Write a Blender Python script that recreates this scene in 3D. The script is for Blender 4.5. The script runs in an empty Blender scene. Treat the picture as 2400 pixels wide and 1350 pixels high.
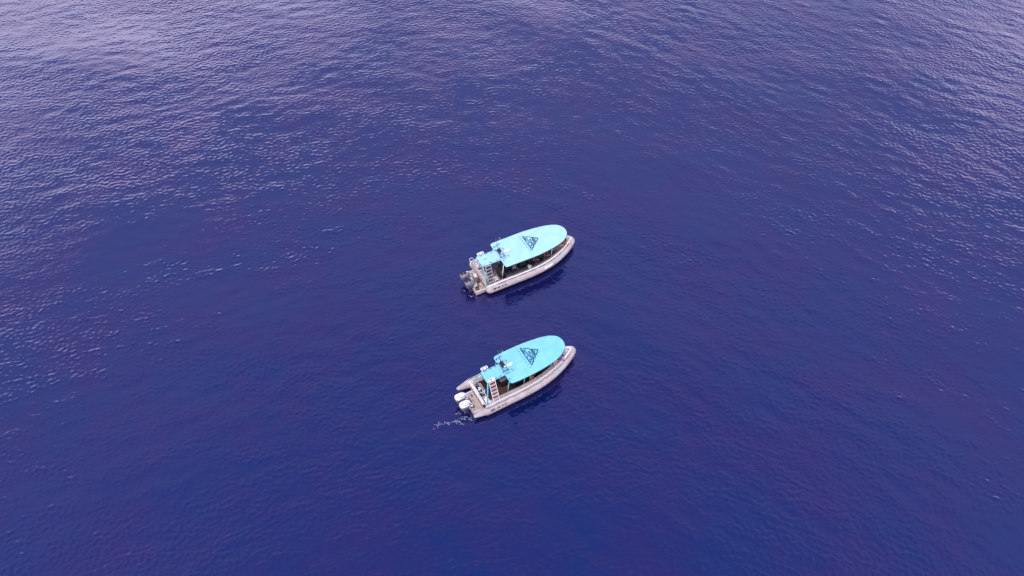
import bpy, bmesh, math, random
import numpy as np
from mathutils import Vector, Matrix, Euler

random.seed(7)
R = math.radians
PI = math.pi
scene = bpy.context.scene
COL = scene.collection

# ------------------------------------------------------------------ camera
cam_d = bpy.data.cameras.new("camera")
cam = bpy.data.objects.new("camera", cam_d)
COL.objects.link(cam)
cam_d.sensor_width = 36.0
cam_d.lens = 36.0 * 1883.0 / 2400.0
cam_d.clip_start = 0.5
cam_d.clip_end = 20000.0
cam.location = (0.0, 0.0, 52.0)
cam.rotation_euler = (R(90.0 - 49.5), 0.0, 0.0)
scene.camera = cam

# ------------------------------------------------------------------ world: blue sky, bright cloud banks low over the horizon
SUN_EL, SUN_AZ = 70.0, -176.0          # azimuth measured from +Y towards +X
world = bpy.data.worlds.new("World")
scene.world = world
world.use_nodes = True
wn, wl = world.node_tree.nodes, world.node_tree.links
wn.clear()
w_out = wn.new("ShaderNodeOutputWorld")
w_bg = wn.new("ShaderNodeBackground")
w_bg.inputs["Strength"].default_value = 0.14
sky = wn.new("ShaderNodeTexSky")
sky.sky_type = 'NISHITA'
sky.sun_disc = False
sky.sun_elevation = R(SUN_EL)
sky.sun_rotation = R(SUN_AZ)
sky.air_density = 1.0
sky.dust_density = 1.0
sky.ozone_density = 3.0
tint = wn.new("ShaderNodeMix"); tint.data_type = 'RGBA'; tint.blend_type = 'MULTIPLY'
tint.inputs[0].default_value = 1.0
tint.inputs[7].default_value = (0.78, 0.88, 1.40, 1)
tc = wn.new("ShaderNodeTexCoord")
sep = wn.new("ShaderNodeSeparateXYZ")
mp = wn.new("ShaderNodeMapping"); mp.inputs["Scale"].default_value = (1.0, 1.0, 2.6)
mp.inputs["Location"].default_value = (2.0, 6.1, 0.8)
nz = wn.new("ShaderNodeTexNoise"); nz.inputs["Scale"].default_value = 2.3
nz.inputs["Detail"].default_value = 4.0; nz.inputs["Roughness"].default_value = 0.55


def wmath(op, a, b=None, c=None, clamp=False):
    n = wn.new("ShaderNodeMath"); n.operation = op; n.use_clamp = clamp
    for i, v in enumerate((a, b, c)):
        if v is None:
            continue
        if isinstance(v, (int, float)):
            n.inputs[i].default_value = v
        else:
            wl.new(v, n.inputs[i])
    return n.outputs[0]


wl.new(tc.outputs["Generated"], mp.inputs["Vector"])
wl.new(tc.outputs["Generated"], sep.inputs[0])
wl.new(mp.outputs[0], nz.inputs["Vector"])
low = wmath('MULTIPLY_ADD', sep.outputs["Z"], -3.1, 1.86)      # cloud bank: full low down, gone about 34 degrees up
puff = wmath('MULTIPLY_ADD', nz.outputs["Fac"], 2.6, -1.3)
mask = wmath('ADD', wmath('ADD', low, puff), wmath('MULTIPLY', sep.outputs["X"], -0.22), clamp=True)   # thicker to the west
msm = wn.new("ShaderNodeMapRange"); msm.interpolation_type = 'SMOOTHSTEP'
wl.new(mask, msm.inputs["Value"])
haze = wmath('MULTIPLY_ADD', sep.outputs["Z"], -0.55, 0.53, clamp=True)     # thin high haze
haze = wmath('MINIMUM', haze, wmath('MULTIPLY_ADD', sep.outputs["Y"], 0.11, 0.055, clamp=True))
skymix = wmath('MAXIMUM', msm.outputs[0], haze)
cloud = wn.new("ShaderNodeMix"); cloud.data_type = 'RGBA'
cloud.inputs[7].default_value = (18.5, 16.4, 18.4, 1)
wl.new(sky.outputs[0], tint.inputs[6])
wl.new(tint.outputs[2], cloud.inputs[6])
wl.new(skymix, cloud.inputs[0])
wl.new(cloud.outputs[2], w_bg.inputs["Color"])
wl.new(w_bg.outputs[0], w_out.inputs["Surface"])

# ------------------------------------------------------------------ sun behind thin cloud
sun_d = bpy.data.lights.new("sun", 'SUN')
sun_d.energy = 2.15
sun_d.angle = R(14.0)
sun_d.color = (1.0, 0.955, 0.90)
sun = bpy.data.objects.new("sun", sun_d)
COL.objects.link(sun)
el, az = R(SUN_EL), R(SUN_AZ)
sdir = Vector((math.cos(el) * math.sin(az), math.cos(el) * math.cos(az), math.sin(el)))
sun.rotation_euler = sdir.to_track_quat('Z', 'Y').to_euler()
sun.location = (-30, 40, 60)

scene.view_settings.view_transform = 'Standard'
scene.view_settings.look = 'None'
scene.view_settings.gamma = 1.0
scene.view_settings.exposure = 0.0
scene.view_settings.use_curve_mapping = False
scene.cycles.max_bounces = 6
scene.cycles.glossy_bounces = 3
scene.cycles.use_denoising = True


# ------------------------------------------------------------------ materials
def mat(name, col, rough=0.5, metal=0.0, spec=0.5, var=0.0, vscale=3.0, bump=0.0, bscale=20.0, dirt=None):
    m = bpy.data.materials.new(name); m.use_nodes = True
    nt = m.node_tree; b = nt.nodes["Principled BSDF"]
    b.inputs["Base Color"].default_value = (*col, 1)
    b.inputs["Roughness"].default_value = rough
    b.inputs["Metallic"].default_value = metal
    b.inputs["Specular IOR Level"].default_value = spec
    t = nt.nodes.new("ShaderNodeTexCoord")
    if var > 0 or dirt:
        n = nt.nodes.new("ShaderNodeTexNoise"); n.inputs["Scale"].default_value = vscale
        n.inputs["Detail"].default_value = 6
        nt.links.new(t.outputs["Object"], n.inputs["Vector"])
        cr = nt.nodes.new("ShaderNodeValToRGB")
        d = dirt if dirt else tuple(c * (1 - var) for c in col)
        cr.color_ramp.elements[0].position = 0.36; cr.color_ramp.elements[0].color = (*d, 1)
        cr.color_ramp.elements[1].position = 0.62; cr.color_ramp.elements[1].color = (*col, 1)
        nt.links.new(n.outputs["Fac"], cr.inputs[0]); nt.links.new(cr.outputs[0], b.inputs["Base Color"])
    if bump > 0:
        n2 = nt.nodes.new("ShaderNodeTexNoise"); n2.inputs["Scale"].default_value = bscale
        bp = nt.nodes.new("ShaderNodeBump"); bp.inputs["Strength"].default_value = bump
        bp.inputs["Distance"].default_value = 0.01
        nt.links.new(t.outputs["Object"], n2.inputs["Vector"])
        nt.links.new(n2.outputs["Fac"], bp.inputs["Height"]); nt.links.new(bp.outputs[0], b.inputs["Normal"])
    return m


M = dict(
    tube=mat("tube_fabric", (0.52, 0.445, 0.41), 0.55, var=0.2, vscale=2.0, dirt=(0.42, 0.355, 0.325)),
    strake=mat("rub_strake", (0.10, 0.09, 0.10), 0.6, var=0.3),  # also the painted shade on the tube's underside
    rope=mat("grab_rope", (0.06, 0.045, 0.06), 0.8),
    seam=mat("tube_seam", (0.42, 0.38, 0.38), 0.6),
    hull=mat("hull_alloy", (0.12, 0.115, 0.14), 0.45, metal=0.3, var=0.25),
    beige=mat("beige_gelcoat", (0.55, 0.45, 0.36), 0.35, var=0.25, vscale=4.0),
    beige_mark=mat("dull_hatch", (0.38, 0.32, 0.27), 0.5, var=0.2),
    shelf=mat("pinkish_shelf", (0.50, 0.42, 0.38), 0.5, var=0.2, vscale=5.0),
    white=mat("white_paint", (0.80, 0.78, 0.78), 0.3, var=0.08),
    rail=mat("white_rail", (0.86, 0.82, 0.81), 0.35),
    grey_floor=mat("grey_deck", (0.19, 0.165, 0.17), 0.75, var=0.35, vscale=2.5, bump=0.4),
    brown_floor=mat("brown_deck", (0.085, 0.035, 0.022), 0.7, var=0.4, vscale=2.5, bump=0.4),
    roof1=mat("pale_aqua_roof", (0.42, 0.72, 0.83), 0.5, var=0.1, vscale=1.3, dirt=(0.36, 0.67, 0.79)),
    roof2=mat("aqua_roof", (0.25, 0.64, 0.76), 0.5, var=0.1, vscale=1.3, dirt=(0.20, 0.59, 0.72)),
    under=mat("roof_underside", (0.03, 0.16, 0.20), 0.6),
    emblem=mat("emblem_teal", (0.003, 0.085, 0.13), 0.5),
    letter=mat("lettering_teal", (0.06, 0.38, 0.42), 0.5),
    teal=mat("teal_tube", (0.16, 0.52, 0.47), 0.35, var=0.2),
    dark_teal=mat("dark_teal_frame", (0.01, 0.075, 0.11), 0.4),
    black=mat("black_plastic", (0.008, 0.008, 0.010), 0.6),
    dark=mat("dark_vinyl", (0.014, 0.013, 0.018), 0.6),
    ink=mat("black_ink", (0.015, 0.012, 0.025), 0.6),
    pale=mat("pale_lettering", (0.42, 0.62, 0.66), 0.5),
    silver=mat("engine_silver", (0.10, 0.10, 0.135), 0.4, metal=0.1, var=0.15),
    cowl=mat("engine_white", (0.84, 0.82, 0.86), 0.22),
    cowl_grey=mat("engine_grey_top", (0.22, 0.21, 0.25), 0.35),
    alloy=mat("dull_alloy", (0.36, 0.33, 0.33), 0.45, var=0.2),
    steel=mat("bright_steel", (0.55, 0.55, 0.58), 0.25, metal=0.8),
    grey=mat("counter_grey", (0.26, 0.21, 0.25), 0.55, var=0.25),
    pink=mat("pink_white_tread", (0.55, 0.40, 0.38), 0.5, var=0.2),
    tread_dark=mat("maroon_tread", (0.13, 0.055, 0.06), 0.7, var=0.3),
    glass=mat("smoked_glass", (0.02, 0.03, 0.04), 0.08),
    red=mat("red_lens", (0.4, 0.02, 0.02), 0.3),
    foam=mat("sea_foam", (0.40, 0.46, 0.60), 0.9, var=0.2, vscale=8),
)


def cloth(name, col):
    return mat(name, col, 0.85, var=0.2, vscale=9)


# ------------------------------------------------------------------ mesh helpers
class MB:
    def __init__(self):
        self.bm = bmesh.new()

    def box(self, c, s, rot=None, bevel=0.0):
        b = bmesh.new()
        bmesh.ops.create_cube(b, size=1.0)
        bmesh.ops.scale(b, vec=s, verts=b.verts)
        if bevel > 0:
            bmesh.ops.bevel(b, geom=b.edges[:], offset=bevel, segments=2, affect='EDGES', profile=0.5)
        if rot is not None:
            bmesh.ops.rotate(b, cent=(0, 0, 0), matrix=Euler(rot).to_matrix(), verts=b.verts)
        bmesh.ops.translate(b, vec=c, verts=b.verts)
        return self._merge(b)

    def _merge(self, b):
        me = bpy.data.meshes.new("tmp"); b.to_mesh(me); b.free()
        self.bm.from_mesh(me); bpy.data.meshes.remove(me)
        return self

    def ball(self, c, s, rot=None, seg=16, rings=10):
        b = bmesh.new()
        bmesh.ops.create_uvsphere(b, u_segments=seg, v_segments=rings, radius=1.0)
        bmesh.ops.scale(b, vec=s, verts=b.verts)
        if rot is not None:
            bmesh.ops.rotate(b, cent=(0, 0, 0), matrix=Euler(rot).to_matrix(), verts=b.verts)
        bmesh.ops.translate(b, vec=c, verts=b.verts)
        return self._merge(b)

    def tube(self, pts, r, seg=8, closed=False, caps=True):
        pts = [Vector(p) for p in pts]
        n = len(pts)
        rs = r if isinstance(r, (list, tuple)) else [r] * n
        tang = []
        for i in range(n):
            a = pts[i - 1] if (i > 0 or closed) else pts[i]
            b = pts[(i + 1) % n] if (i < n - 1 or closed) else pts[i]
            tang.append((b - a).normalized())
        up = Vector((0, 0, 1)) if abs(tang[0].z) < 0.9 else Vector((1, 0, 0))
        rings = []
        for i in range(n):
            t = tang[i]
            sd = t.cross(up)
            if sd.length < 1e-4:
                sd = t.cross(Vector((1, 0, 0)))
            sd.normalize(); u2 = sd.cross(t).normalized()
            if abs(tang[0].z) >= 0.9:
                up = u2
            rings.append([self.bm.verts.new(pts[i] + (sd * math.cos(2 * PI * k / seg) + u2 * math.sin(2 * PI * k / seg)) * rs[i]) for k in range(seg)])
        for i in range(n if closed else n - 1):
            A, B = rings[i], rings[(i + 1) % n]
            for k in range(seg):
                f = self.bm.faces.new((A[k], A[(k + 1) % seg], B[(k + 1) % seg], B[k])); f.smooth = True
        if caps and not closed:
            self.bm.faces.new(rings[0][::-1]); self.bm.faces.new(rings[-1])
        return self

    def prism(self, outline, z0, z1, zfun=None):
        """outline = list of (x, y) anticlockwise; zfun(x, y) adds height"""
        zf = zfun or (lambda x, y: 0.0)
        lo = [self.bm.verts.new((x, y, z0 + zf(x, y))) for x, y in outline]
        hi = [self.bm.verts.new((x, y, z1 + zf(x, y))) for x, y in outline]
        n = len(outline)
        self.bm.faces.new(hi); self.bm.faces.new(lo[::-1])
        for i in range(n):
            self.bm.faces.new((lo[i], lo[(i + 1) % n], hi[(i + 1) % n], hi[i]))
        return self

    def build(self, name, m, parent=None, smooth=False):
        bmesh.ops.recalc_face_normals(self.bm, faces=self.bm.faces)
        me = bpy.data.meshes.new(name); self.bm.to_mesh(me); self.bm.free()
        for mm in (m if isinstance(m, (list, tuple)) else [m]):
            me.materials.append(mm)
        if smooth:
            me.polygons.foreach_set("use_smooth", [True] * len(me.polygons))
        return link(name, me, parent)


def link(name, me, parent=None):
    o = bpy.data.objects.new(name, me); COL.objects.link(o)
    if parent is not None:
        o.parent = parent
    return o


def thing(name, label, cat, mw, group=None):
    o = bpy.data.objects.new(name, None); COL.objects.link(o)
    o.matrix_world = mw; o.empty_display_size = 0.3
    o["label"] = label; o["category"] = cat
    if group:
        o["group"] = group
    return o


def tag(o, label, cat, group=None):
    o["label"] = label; o["category"] = cat
    if group:
        o["group"] = group
    return o


# ------------------------------------------------------------------ the sea
NX, NY, D = 1536, 768, 0.10
LX, LY = NX * D, NY * D
TILE_C = (0.0, 55.0)


def make_sea():
    rng = np.random.default_rng(11)
    kx = np.fft.fftfreq(NX, D) * 2 * np.pi
    ky = np.fft.fftfreq(NY, D) * 2 * np.pi
    KX, KY = np.meshgrid(kx, ky)
    K = np.hypot(KX, KY); K[0, 0] = 1e-6
    TH = np.arctan2(KY, KX)

    def field(l0, l1, slope, wind, spread, p=4.0):
        k0, k1 = 2 * np.pi / l1, 2 * np.pi / l0
        S = K ** (-p) * np.exp(-(k0 / K) ** 4) * np.exp(-(K / k1) ** 4)
        S *= spread + (1 - spread) * np.abs(np.cos(TH - wind)) ** 6
        S[0, 0] = 0
        a = np.sqrt(S)
        F = a * (rng.standard_normal(K.shape) + 1j * rng.standard_normal(K.shape))
        h = np.fft.ifft2(F).real
        gx = np.fft.ifft2(1j * KX * np.fft.fft2(h)).real
        gy = np.fft.ifft2(1j * KY * np.fft.fft2(h)).real
        return h * (slope / np.sqrt((gx ** 2 + gy ** 2).mean()))

    def patches(lx, ly, rot, power=1.0):
        c, s = math.cos(rot), math.sin(rot)
        U = c * KX + s * KY; V = -s * KX + c * KY
        S = np.exp(-((U * lx) ** 2 + (V * ly) ** 2) / 8)
        S[0, 0] = 0
        h = np.fft.ifft2(np.sqrt(S) * (rng.standard_normal(K.shape) + 1j * rng.standard_normal(K.shape))).real
        return h / h.std()

    xx = (np.arange(NX) * D - LX / 2 + TILE_C[0])[None, :]
    yy = (np.arange(NY) * D - LY / 2 + TILE_C[1])[:, None]
    swell = field(6.0, 22.0, 0.010, R(60), 0.10)
    # two crossing wind seas: one stronger to the west, one to the east
    west = 0.5 - 0.5 * np.sin(2 * np.pi * (xx - 4.0) / LX)
    m1 = field(0.8, 3.0, 0.023, R(104), 0.10)
    m2 = field(0.8, 3.0, 0.029, R(54), 0.06)
    mid = m1 * west + m2 * (1 - west)
    s1 = field(0.21, 0.56, 0.135, R(102), 0.30, 3.6)
    s2 = field(0.21, 0.56, 0.135, R(62), 0.30, 3.6)
    short = s1 * west + s2 * (1 - west)
    g = patches(16.0, 2.6, R(-36)) * (1 - west) + patches(11.0, 4.0, R(14)) * west
    g2 = patches(4.0, 2.0, R(-10))
    amp = 0.80 + 0.26 * g + 0.16 * g2 + 0.20 * mid / mid.std()
    amp = np.clip(amp, 0.22, 1.7)
    # slightly calmer water in the lee of each boat
    for cx_, cy_, a_ in ((1.9, 45.9, R(28)), (1.3, 33.6, R(30))):
        u = (xx - cx_) * math.cos(a_) + (yy - cy_) * math.sin(a_); v = -(xx - cx_) * math.sin(a_) + (yy - cy_) * math.cos(a_)
        amp = amp * (1 - 0.2 * np.exp(-((u / 5.5) ** 4 + (v / 2.6) ** 4)))
    h = swell + mid + short * amp
    Hf = np.fft.fft2(h)
    dx = np.fft.ifft2(-1j * KX / K * Hf).real * -0.75
    dy = np.fft.ifft2(-1j * KY / K * Hf).real * -0.75
    return h, dx, dy


SEA_H, SEA_DX, SEA_DY = make_sea()


def sea_z(x, y):
    i = int(round((x - TILE_C[0] + LX / 2) / D)) % NX
    j = int(round((y - TILE_C[1] + LY / 2) / D)) % NY
    return float(SEA_H[j, i])


def sea_material():
    m = bpy.data.materials.new("deep_blue_water"); m.use_nodes = True
    nt = m.node_tree; b = nt.nodes["Principled BSDF"]; L = nt.links
    geo = nt.nodes.new("ShaderNodeNewGeometry")
    # colour: violet and blue drifts in the upwelling light
    n = nt.nodes.new("ShaderNodeTexNoise"); n.inputs["Scale"].default_value = 0.16
    n.inputs["Detail"].default_value = 7.0; n.inputs["Roughness"].default_value = 0.62
    L.new(geo.outputs["Position"], n.inputs["Vector"])
    cr = nt.nodes.new("ShaderNodeValToRGB")
    e = cr.color_ramp.elements
    e[0].position = 0.40; e[0].color = (0.001, 0.009, 0.064, 1)
    e[1].position = 0.60; e[1].color = (0.010, 0.005, 0.059, 1)
    L.new(n.outputs["Fac"], cr.inputs[0]); L.new(cr.outputs[0], b.inputs["Base Color"])
    b.inputs["Roughness"].default_value = 0.06
    b.inputs["IOR"].default_value = 2.2
    b.inputs["Specular IOR Level"].default_value = 0.5
    b.inputs["Specular Tint"].default_value = (0.66, 0.66, 1.0, 1)
    # fine ripples
    mp_ = nt.nodes.new("ShaderNodeMapping"); mp_.inputs["Rotation"].default_value = (0, 0, R(-8)); mp_.inputs["Scale"].default_value = (0.55, 1.0, 1.0)
    L.new(geo.outputs["Position"], mp_.inputs["Vector"])
    r1 = nt.nodes.new("ShaderNodeTexNoise"); r1.inputs["Scale"].default_value = 5.5; r1.inputs["Detail"].default_value = 3.0
    L.new(mp_.outputs[0], r1.inputs["Vector"])
    pt = nt.nodes.new("ShaderNodeTexNoise"); pt.inputs["Scale"].default_value = 0.16; pt.inputs["Detail"].default_value = 3.0
    L.new(geo.outputs["Position"], pt.inputs["Vector"])
    pm = nt.nodes.new("ShaderNodeMapRange"); pm.inputs[1].default_value = 0.35; pm.inputs[2].default_value = 0.65
    pm.inputs[3].default_value = 0.25; pm.inputs[4].default_value = 1.0
    L.new(pt.outputs["Fac"], pm.inputs[0])
    bp = nt.nodes.new("ShaderNodeBump"); bp.inputs["Distance"].default_value = 0.022
    L.new(pm.outputs[0], bp.inputs["Strength"])
    L.new(r1.outputs["Fac"], bp.inputs["Height"]); L.new(bp.outputs[0], b.inputs["Normal"])
    return m


SEA_MAT = sea_material()


def build_sea():
    j, i = np.meshgrid(np.arange(NY + 1), np.arange(NX + 1), indexing='ij')
    jj, ii = j % NY, i % NX
    co = np.empty(((NY + 1) * (NX + 1), 3), dtype=np.float32)
    co[:, 0] = (i * D - LX / 2 + SEA_DX[jj, ii]).ravel()
    co[:, 1] = (j * D - LY / 2 + SEA_DY[jj, ii]).ravel()
    co[:, 2] = SEA_H[jj, ii].ravel()
    a = (np.arange(NY)[:, None] * (NX + 1) + np.arange(NX)[None, :]).ravel()
    f = np.stack([a, a + 1, a + NX + 2, a + NX + 1], axis=1).astype(np.int32)
    me = bpy.data.meshes.new("sea")
    me.vertices.add(len(co)); me.vertices.foreach_set("co", co.ravel())
    me.loops.add(f.size); me.loops.foreach_set("vertex_index", f.ravel())
    me.polygons.add(len(f)); me.polygons.foreach_set("loop_start", np.arange(0, f.size, 4, dtype=np.int32))
    me.polygons.foreach_set("loop_total", np.full(len(f), 4, dtype=np.int32))
    me.polygons.foreach_set("use_smooth", np.ones(len(f), dtype=bool))
    me.update(calc_edges=True)
    me.materials.append(SEA_MAT)
    for ty in (0, -1, 1):
        for tx in (0, -1, 1):
            o = link("sea", me)
            o.location = (TILE_C[0] + tx * LX, TILE_C[1] + ty * LY, 0)
            o["kind"] = "structure"
    # calm sheet to the horizon, round the wave tiles
    bm = bmesh.new()
    ix, iy = 1.5 * LX - 0.4, 1.5 * LY - 0.4
    xs = [-9000, -ix, ix, 9000]; ys = [-9000, -iy, iy, 9000]
    V = [[bm.verts.new((x + TILE_C[0], y + TILE_C[1], -0.03)) for x in xs] for y in ys]
    for r_ in range(3):
        for c_ in range(3):
            if (r_, c_) != (1, 1):
                bm.faces.new((V[r_][c_], V[r_][c_ + 1], V[r_ + 1][c_ + 1], V[r_ + 1][c_]))
    me2 = bpy.data.meshes.new("sea"); bm.to_mesh(me2); bm.free(); me2.materials.append(SEA_MAT)
    o = link("sea", me2); o["kind"] = "structure"


build_sea()

# ------------------------------------------------------------------ boat geometry shared by both boats


def chaikin(p, it=2):
    for _ in range(it):
        q = [p[0]]
        for a, b in zip(p[:-1], p[1:]):
            a, b = Vector(a), Vector(b)
            q += [a * 0.75 + b * 0.25, a * 0.25 + b * 0.75]
        q.append(p[-1]); p = q
    return [Vector(v) for v in p]


class Shape:
    """plan of a boat: half width of the tube's centre line at x, and its height"""
    def __init__(s, yc, x0, xb, r, z0, z1, p=2.6):
        s.yc, s.x0, s.xb, s.r, s.z0, s.z1, s.p = yc, x0, xb, r, z0, z1, p

    def w(s, x):
        if x <= s.x0:
            return s.yc
        t = min(1.0, (x - s.x0) / (s.xb - s.x0))
        return s.yc * (1 - t ** s.p)

    def z(s, x):
        t = max(0.0, min(1.0, (x - 4.0) / (s.xb - 4.0)))
        return s.z0 + (s.z1 - s.z0) * t * t

    def path(s, xs, off=0.0, dz=0.0, side=-1):
        """points along one side, pushed outwards by off"""
        out = []
        for x in xs:
            e = 0.02
            dx, dy = 2 * e, s.w(x + e) - s.w(x - e)
            l = math.hypot(dx, dy); nx, ny = -dy / l, dx / l
            out.append(Vector((x + nx * off, side * max(0.0, s.w(x) + ny * off), s.z(x) + dz)))
        return out

    def loop(s, xa, off=0.0, dz=0.0, n=26):
        xs = [xa + (s.xb - 0.12 - xa) * i / (n - 1) for i in range(n)]
        sb = s.path(xs, off, dz, -1)
        pt = s.path(xs, off, dz, 1)[::-1]
        tip = Vector((s.xb + off - 0.02, 0, s.z(s.xb) + dz))
        return chaikin(sb + [tip] + pt, 2)


def text_mesh(body, size, spacing=1.0, bold=1.0):
    cu = bpy.data.curves.new("t", 'FONT'); cu.body = body; cu.size = size
    cu.align_x = 'CENTER'; cu.align_y = 'CENTER'; cu.space_character = spacing
    cu.resolution_u = 3; cu.offset = 0.012 * bold
    o = bpy.data.objects.new("t", cu); COL.objects.link(o)
    dg = bpy.context.evaluated_depsgraph_get()
    me = bpy.data.meshes.new_from_object(o.evaluated_get(dg))
    bpy.data.objects.remove(o); bpy.data.curves.remove(cu)
    return me


def roof_outline(hw):
    """hw = [(x, half width)] from stern to nose; rounded stern corners"""
    pts = [(Vector((x, -w, 0))) for x, w in hw] + [Vector((x, w, 0)) for x, w in hw[::-1] if w > 0]
    return [(v.x, v.y) for v in pts]


def smooth_hw(hw, n=40):
    xs = np.array([a for a, _ in hw]); ws = np.array([b for _, b in hw])
    # round the nose: parametrise by angle
    out = []
    for i in range(n + 1):
        t = i / n
        x = xs[0] + (xs[-1] - xs[0]) * math.sin(t * PI / 2) ** 0.9
        # monotone-ish interpolation in w^2 so the nose stays round
        out.append((float(x), float(math.sqrt(max(0.0, np.interp(x, xs, ws ** 2))))))
    return out


def rounded_rect(x0, x1, y0, y1, r, n=4):
    o = []
    for cx, cy, a0 in ((x1 - r, y0 + r, -90), (x1 - r, y1 - r, 0), (x0 + r, y1 - r, 90), (x0 + r, y0 + r, 180)):
        for k in range(n + 1):
            a = R(a0 + 90 * k / n)
            o.append((cx + r * math.cos(a), cy + r * math.sin(a)))
    return o


# strokes of the triangular emblem, in a sketch grid; A, B, C are the triangle's corners there
EMB_A, EMB_B, EMB_C = (300, 275), (1040, 350), (785, 965)
STROKES = [
    ([(300, 275), (400, 415), (500, 560), (600, 705), (700, 845), (785, 965)], [26, 50, 34, 34, 32, 30]),
    ([(300, 275), (405, 282)], 22), ([(405, 282), (392, 345), (430, 410)], [24, 22, 40]),
    ([(455, 292), (560, 296), (660, 304), (730, 345), (780, 410), (785, 455), (750, 485), (700, 470), (655, 425), (628, 398)], [22, 26, 30, 34, 36, 36, 34, 40, 34, 8]),
    ([(455, 292), (455, 375), (520, 425), (620, 490), (720, 560), (800, 630), (845, 710), (850, 780), (825, 860), (785, 965)], [20, 20, 26, 26, 30, 36, 50, 50, 34, 22]),
    ([(545, 318), (508, 350), (500, 395), (545, 435)], [20, 24, 24, 24]),
    ([(720, 395), (690, 440), (640, 415)], [10, 26, 10]),
    ([(430, 410), (520, 490), (600, 545), (640, 575), (600, 620), (590, 650)], [24, 22, 24, 26, 24, 24]),
    ([(600, 618), (660, 590), (720, 620), (765, 680), (775, 735), (745, 762), (705, 740), (682, 690)], [22, 28, 30, 32, 40, 42, 34, 6]),
    ([(595, 640), (620, 715), (680, 795), (735, 832), (800, 838), (835, 800)], [20, 20, 24, 24, 22, 20]),
    ([(748, 322), (850, 335), (950, 345), (1040, 352)], [18, 30, 24, 22]),
    ([(748, 322), (810, 370), (835, 430), (838, 490), (795, 522)], [18, 44, 34, 38, 26]),
    ([(795, 522), (840, 590), (892, 712)], [24, 14, 20]), ([(838, 490), (880, 560), (935, 605), (920, 660), (892, 712)], [30, 26, 30, 28, 14]),
    ([(860, 560), (893, 645)], 12),
    ([(1040, 352), (1012, 430), (985, 500), (955, 540), (915, 522), (885, 470), (880, 420), (905, 385), (928, 405)], [20, 30, 38, 46, 44, 38, 30, 24, 6]),
    ([(955, 352), (985, 395), (1000, 440)], 18),
]


def emblem_mesh(A, B, C, zf):
    A, B, C = Vector(A), Vector(B), Vector(C)
    a, b, c = (Vector(v) for v in (EMB_A, EMB_B, EMB_C))
    m = Matrix(((b.x - a.x, c.x - a.x), (b.y - a.y, c.y - a.y))).inverted()
    bm = bmesh.new()

    def tr(p, k):
        q = m @ (Vector(p) - a)
        v = A + (B - A) * q.x + (C - A) * q.y
        return Vector((v.x, v.y, zf(v.x, v.y) + 0.004 + 0.0012 * k))
    for k, (pts, wd) in enumerate(STROKES):
        pts = [Vector(p) for p in pts]
        wd = list(wd) if isinstance(wd, list) else [wd] * len(pts)
        # subdivide smoothly
        P, W = [], []
        n = len(pts)
        for i in range(n - 1):
            p0, p1, p2, p3 = pts[max(i - 1, 0)], pts[i], pts[i + 1], pts[min(i + 2, n - 1)]
            for s in range(4):
                t = s / 4
                P.append(0.5 * ((2 * p1) + (p2 - p0) * t + (2 * p0 - 5 * p1 + 4 * p2 - p3) * t * t + (3 * p1 - 3 * p2 + p3 - p0) * t ** 3))
                W.append((wd[i] * (1 - t) + wd[i + 1] * t) * 1.15)
        P.append(pts[-1]); W.append(wd[-1])
        prev = None
        for i in range(len(P)):
            t = (P[min(i + 1, len(P) - 1)] - P[max(i - 1, 0)]).normalized()
            nrm = Vector((-t.y, t.x)) * W[i] * 0.5
            pair = (bm.verts.new(tr(P[i] + nrm, k)), bm.verts.new(tr(P[i] - nrm, k)))
            if prev:
                bm.faces.new((prev[0], prev[1], pair[1], pair[0]))
            prev = pair
    bmesh.ops.recalc_face_normals(bm, faces=bm.faces)
    me = bpy.data.meshes.new("emblem"); bm.to_mesh(me); bm.free()
    return me


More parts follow.
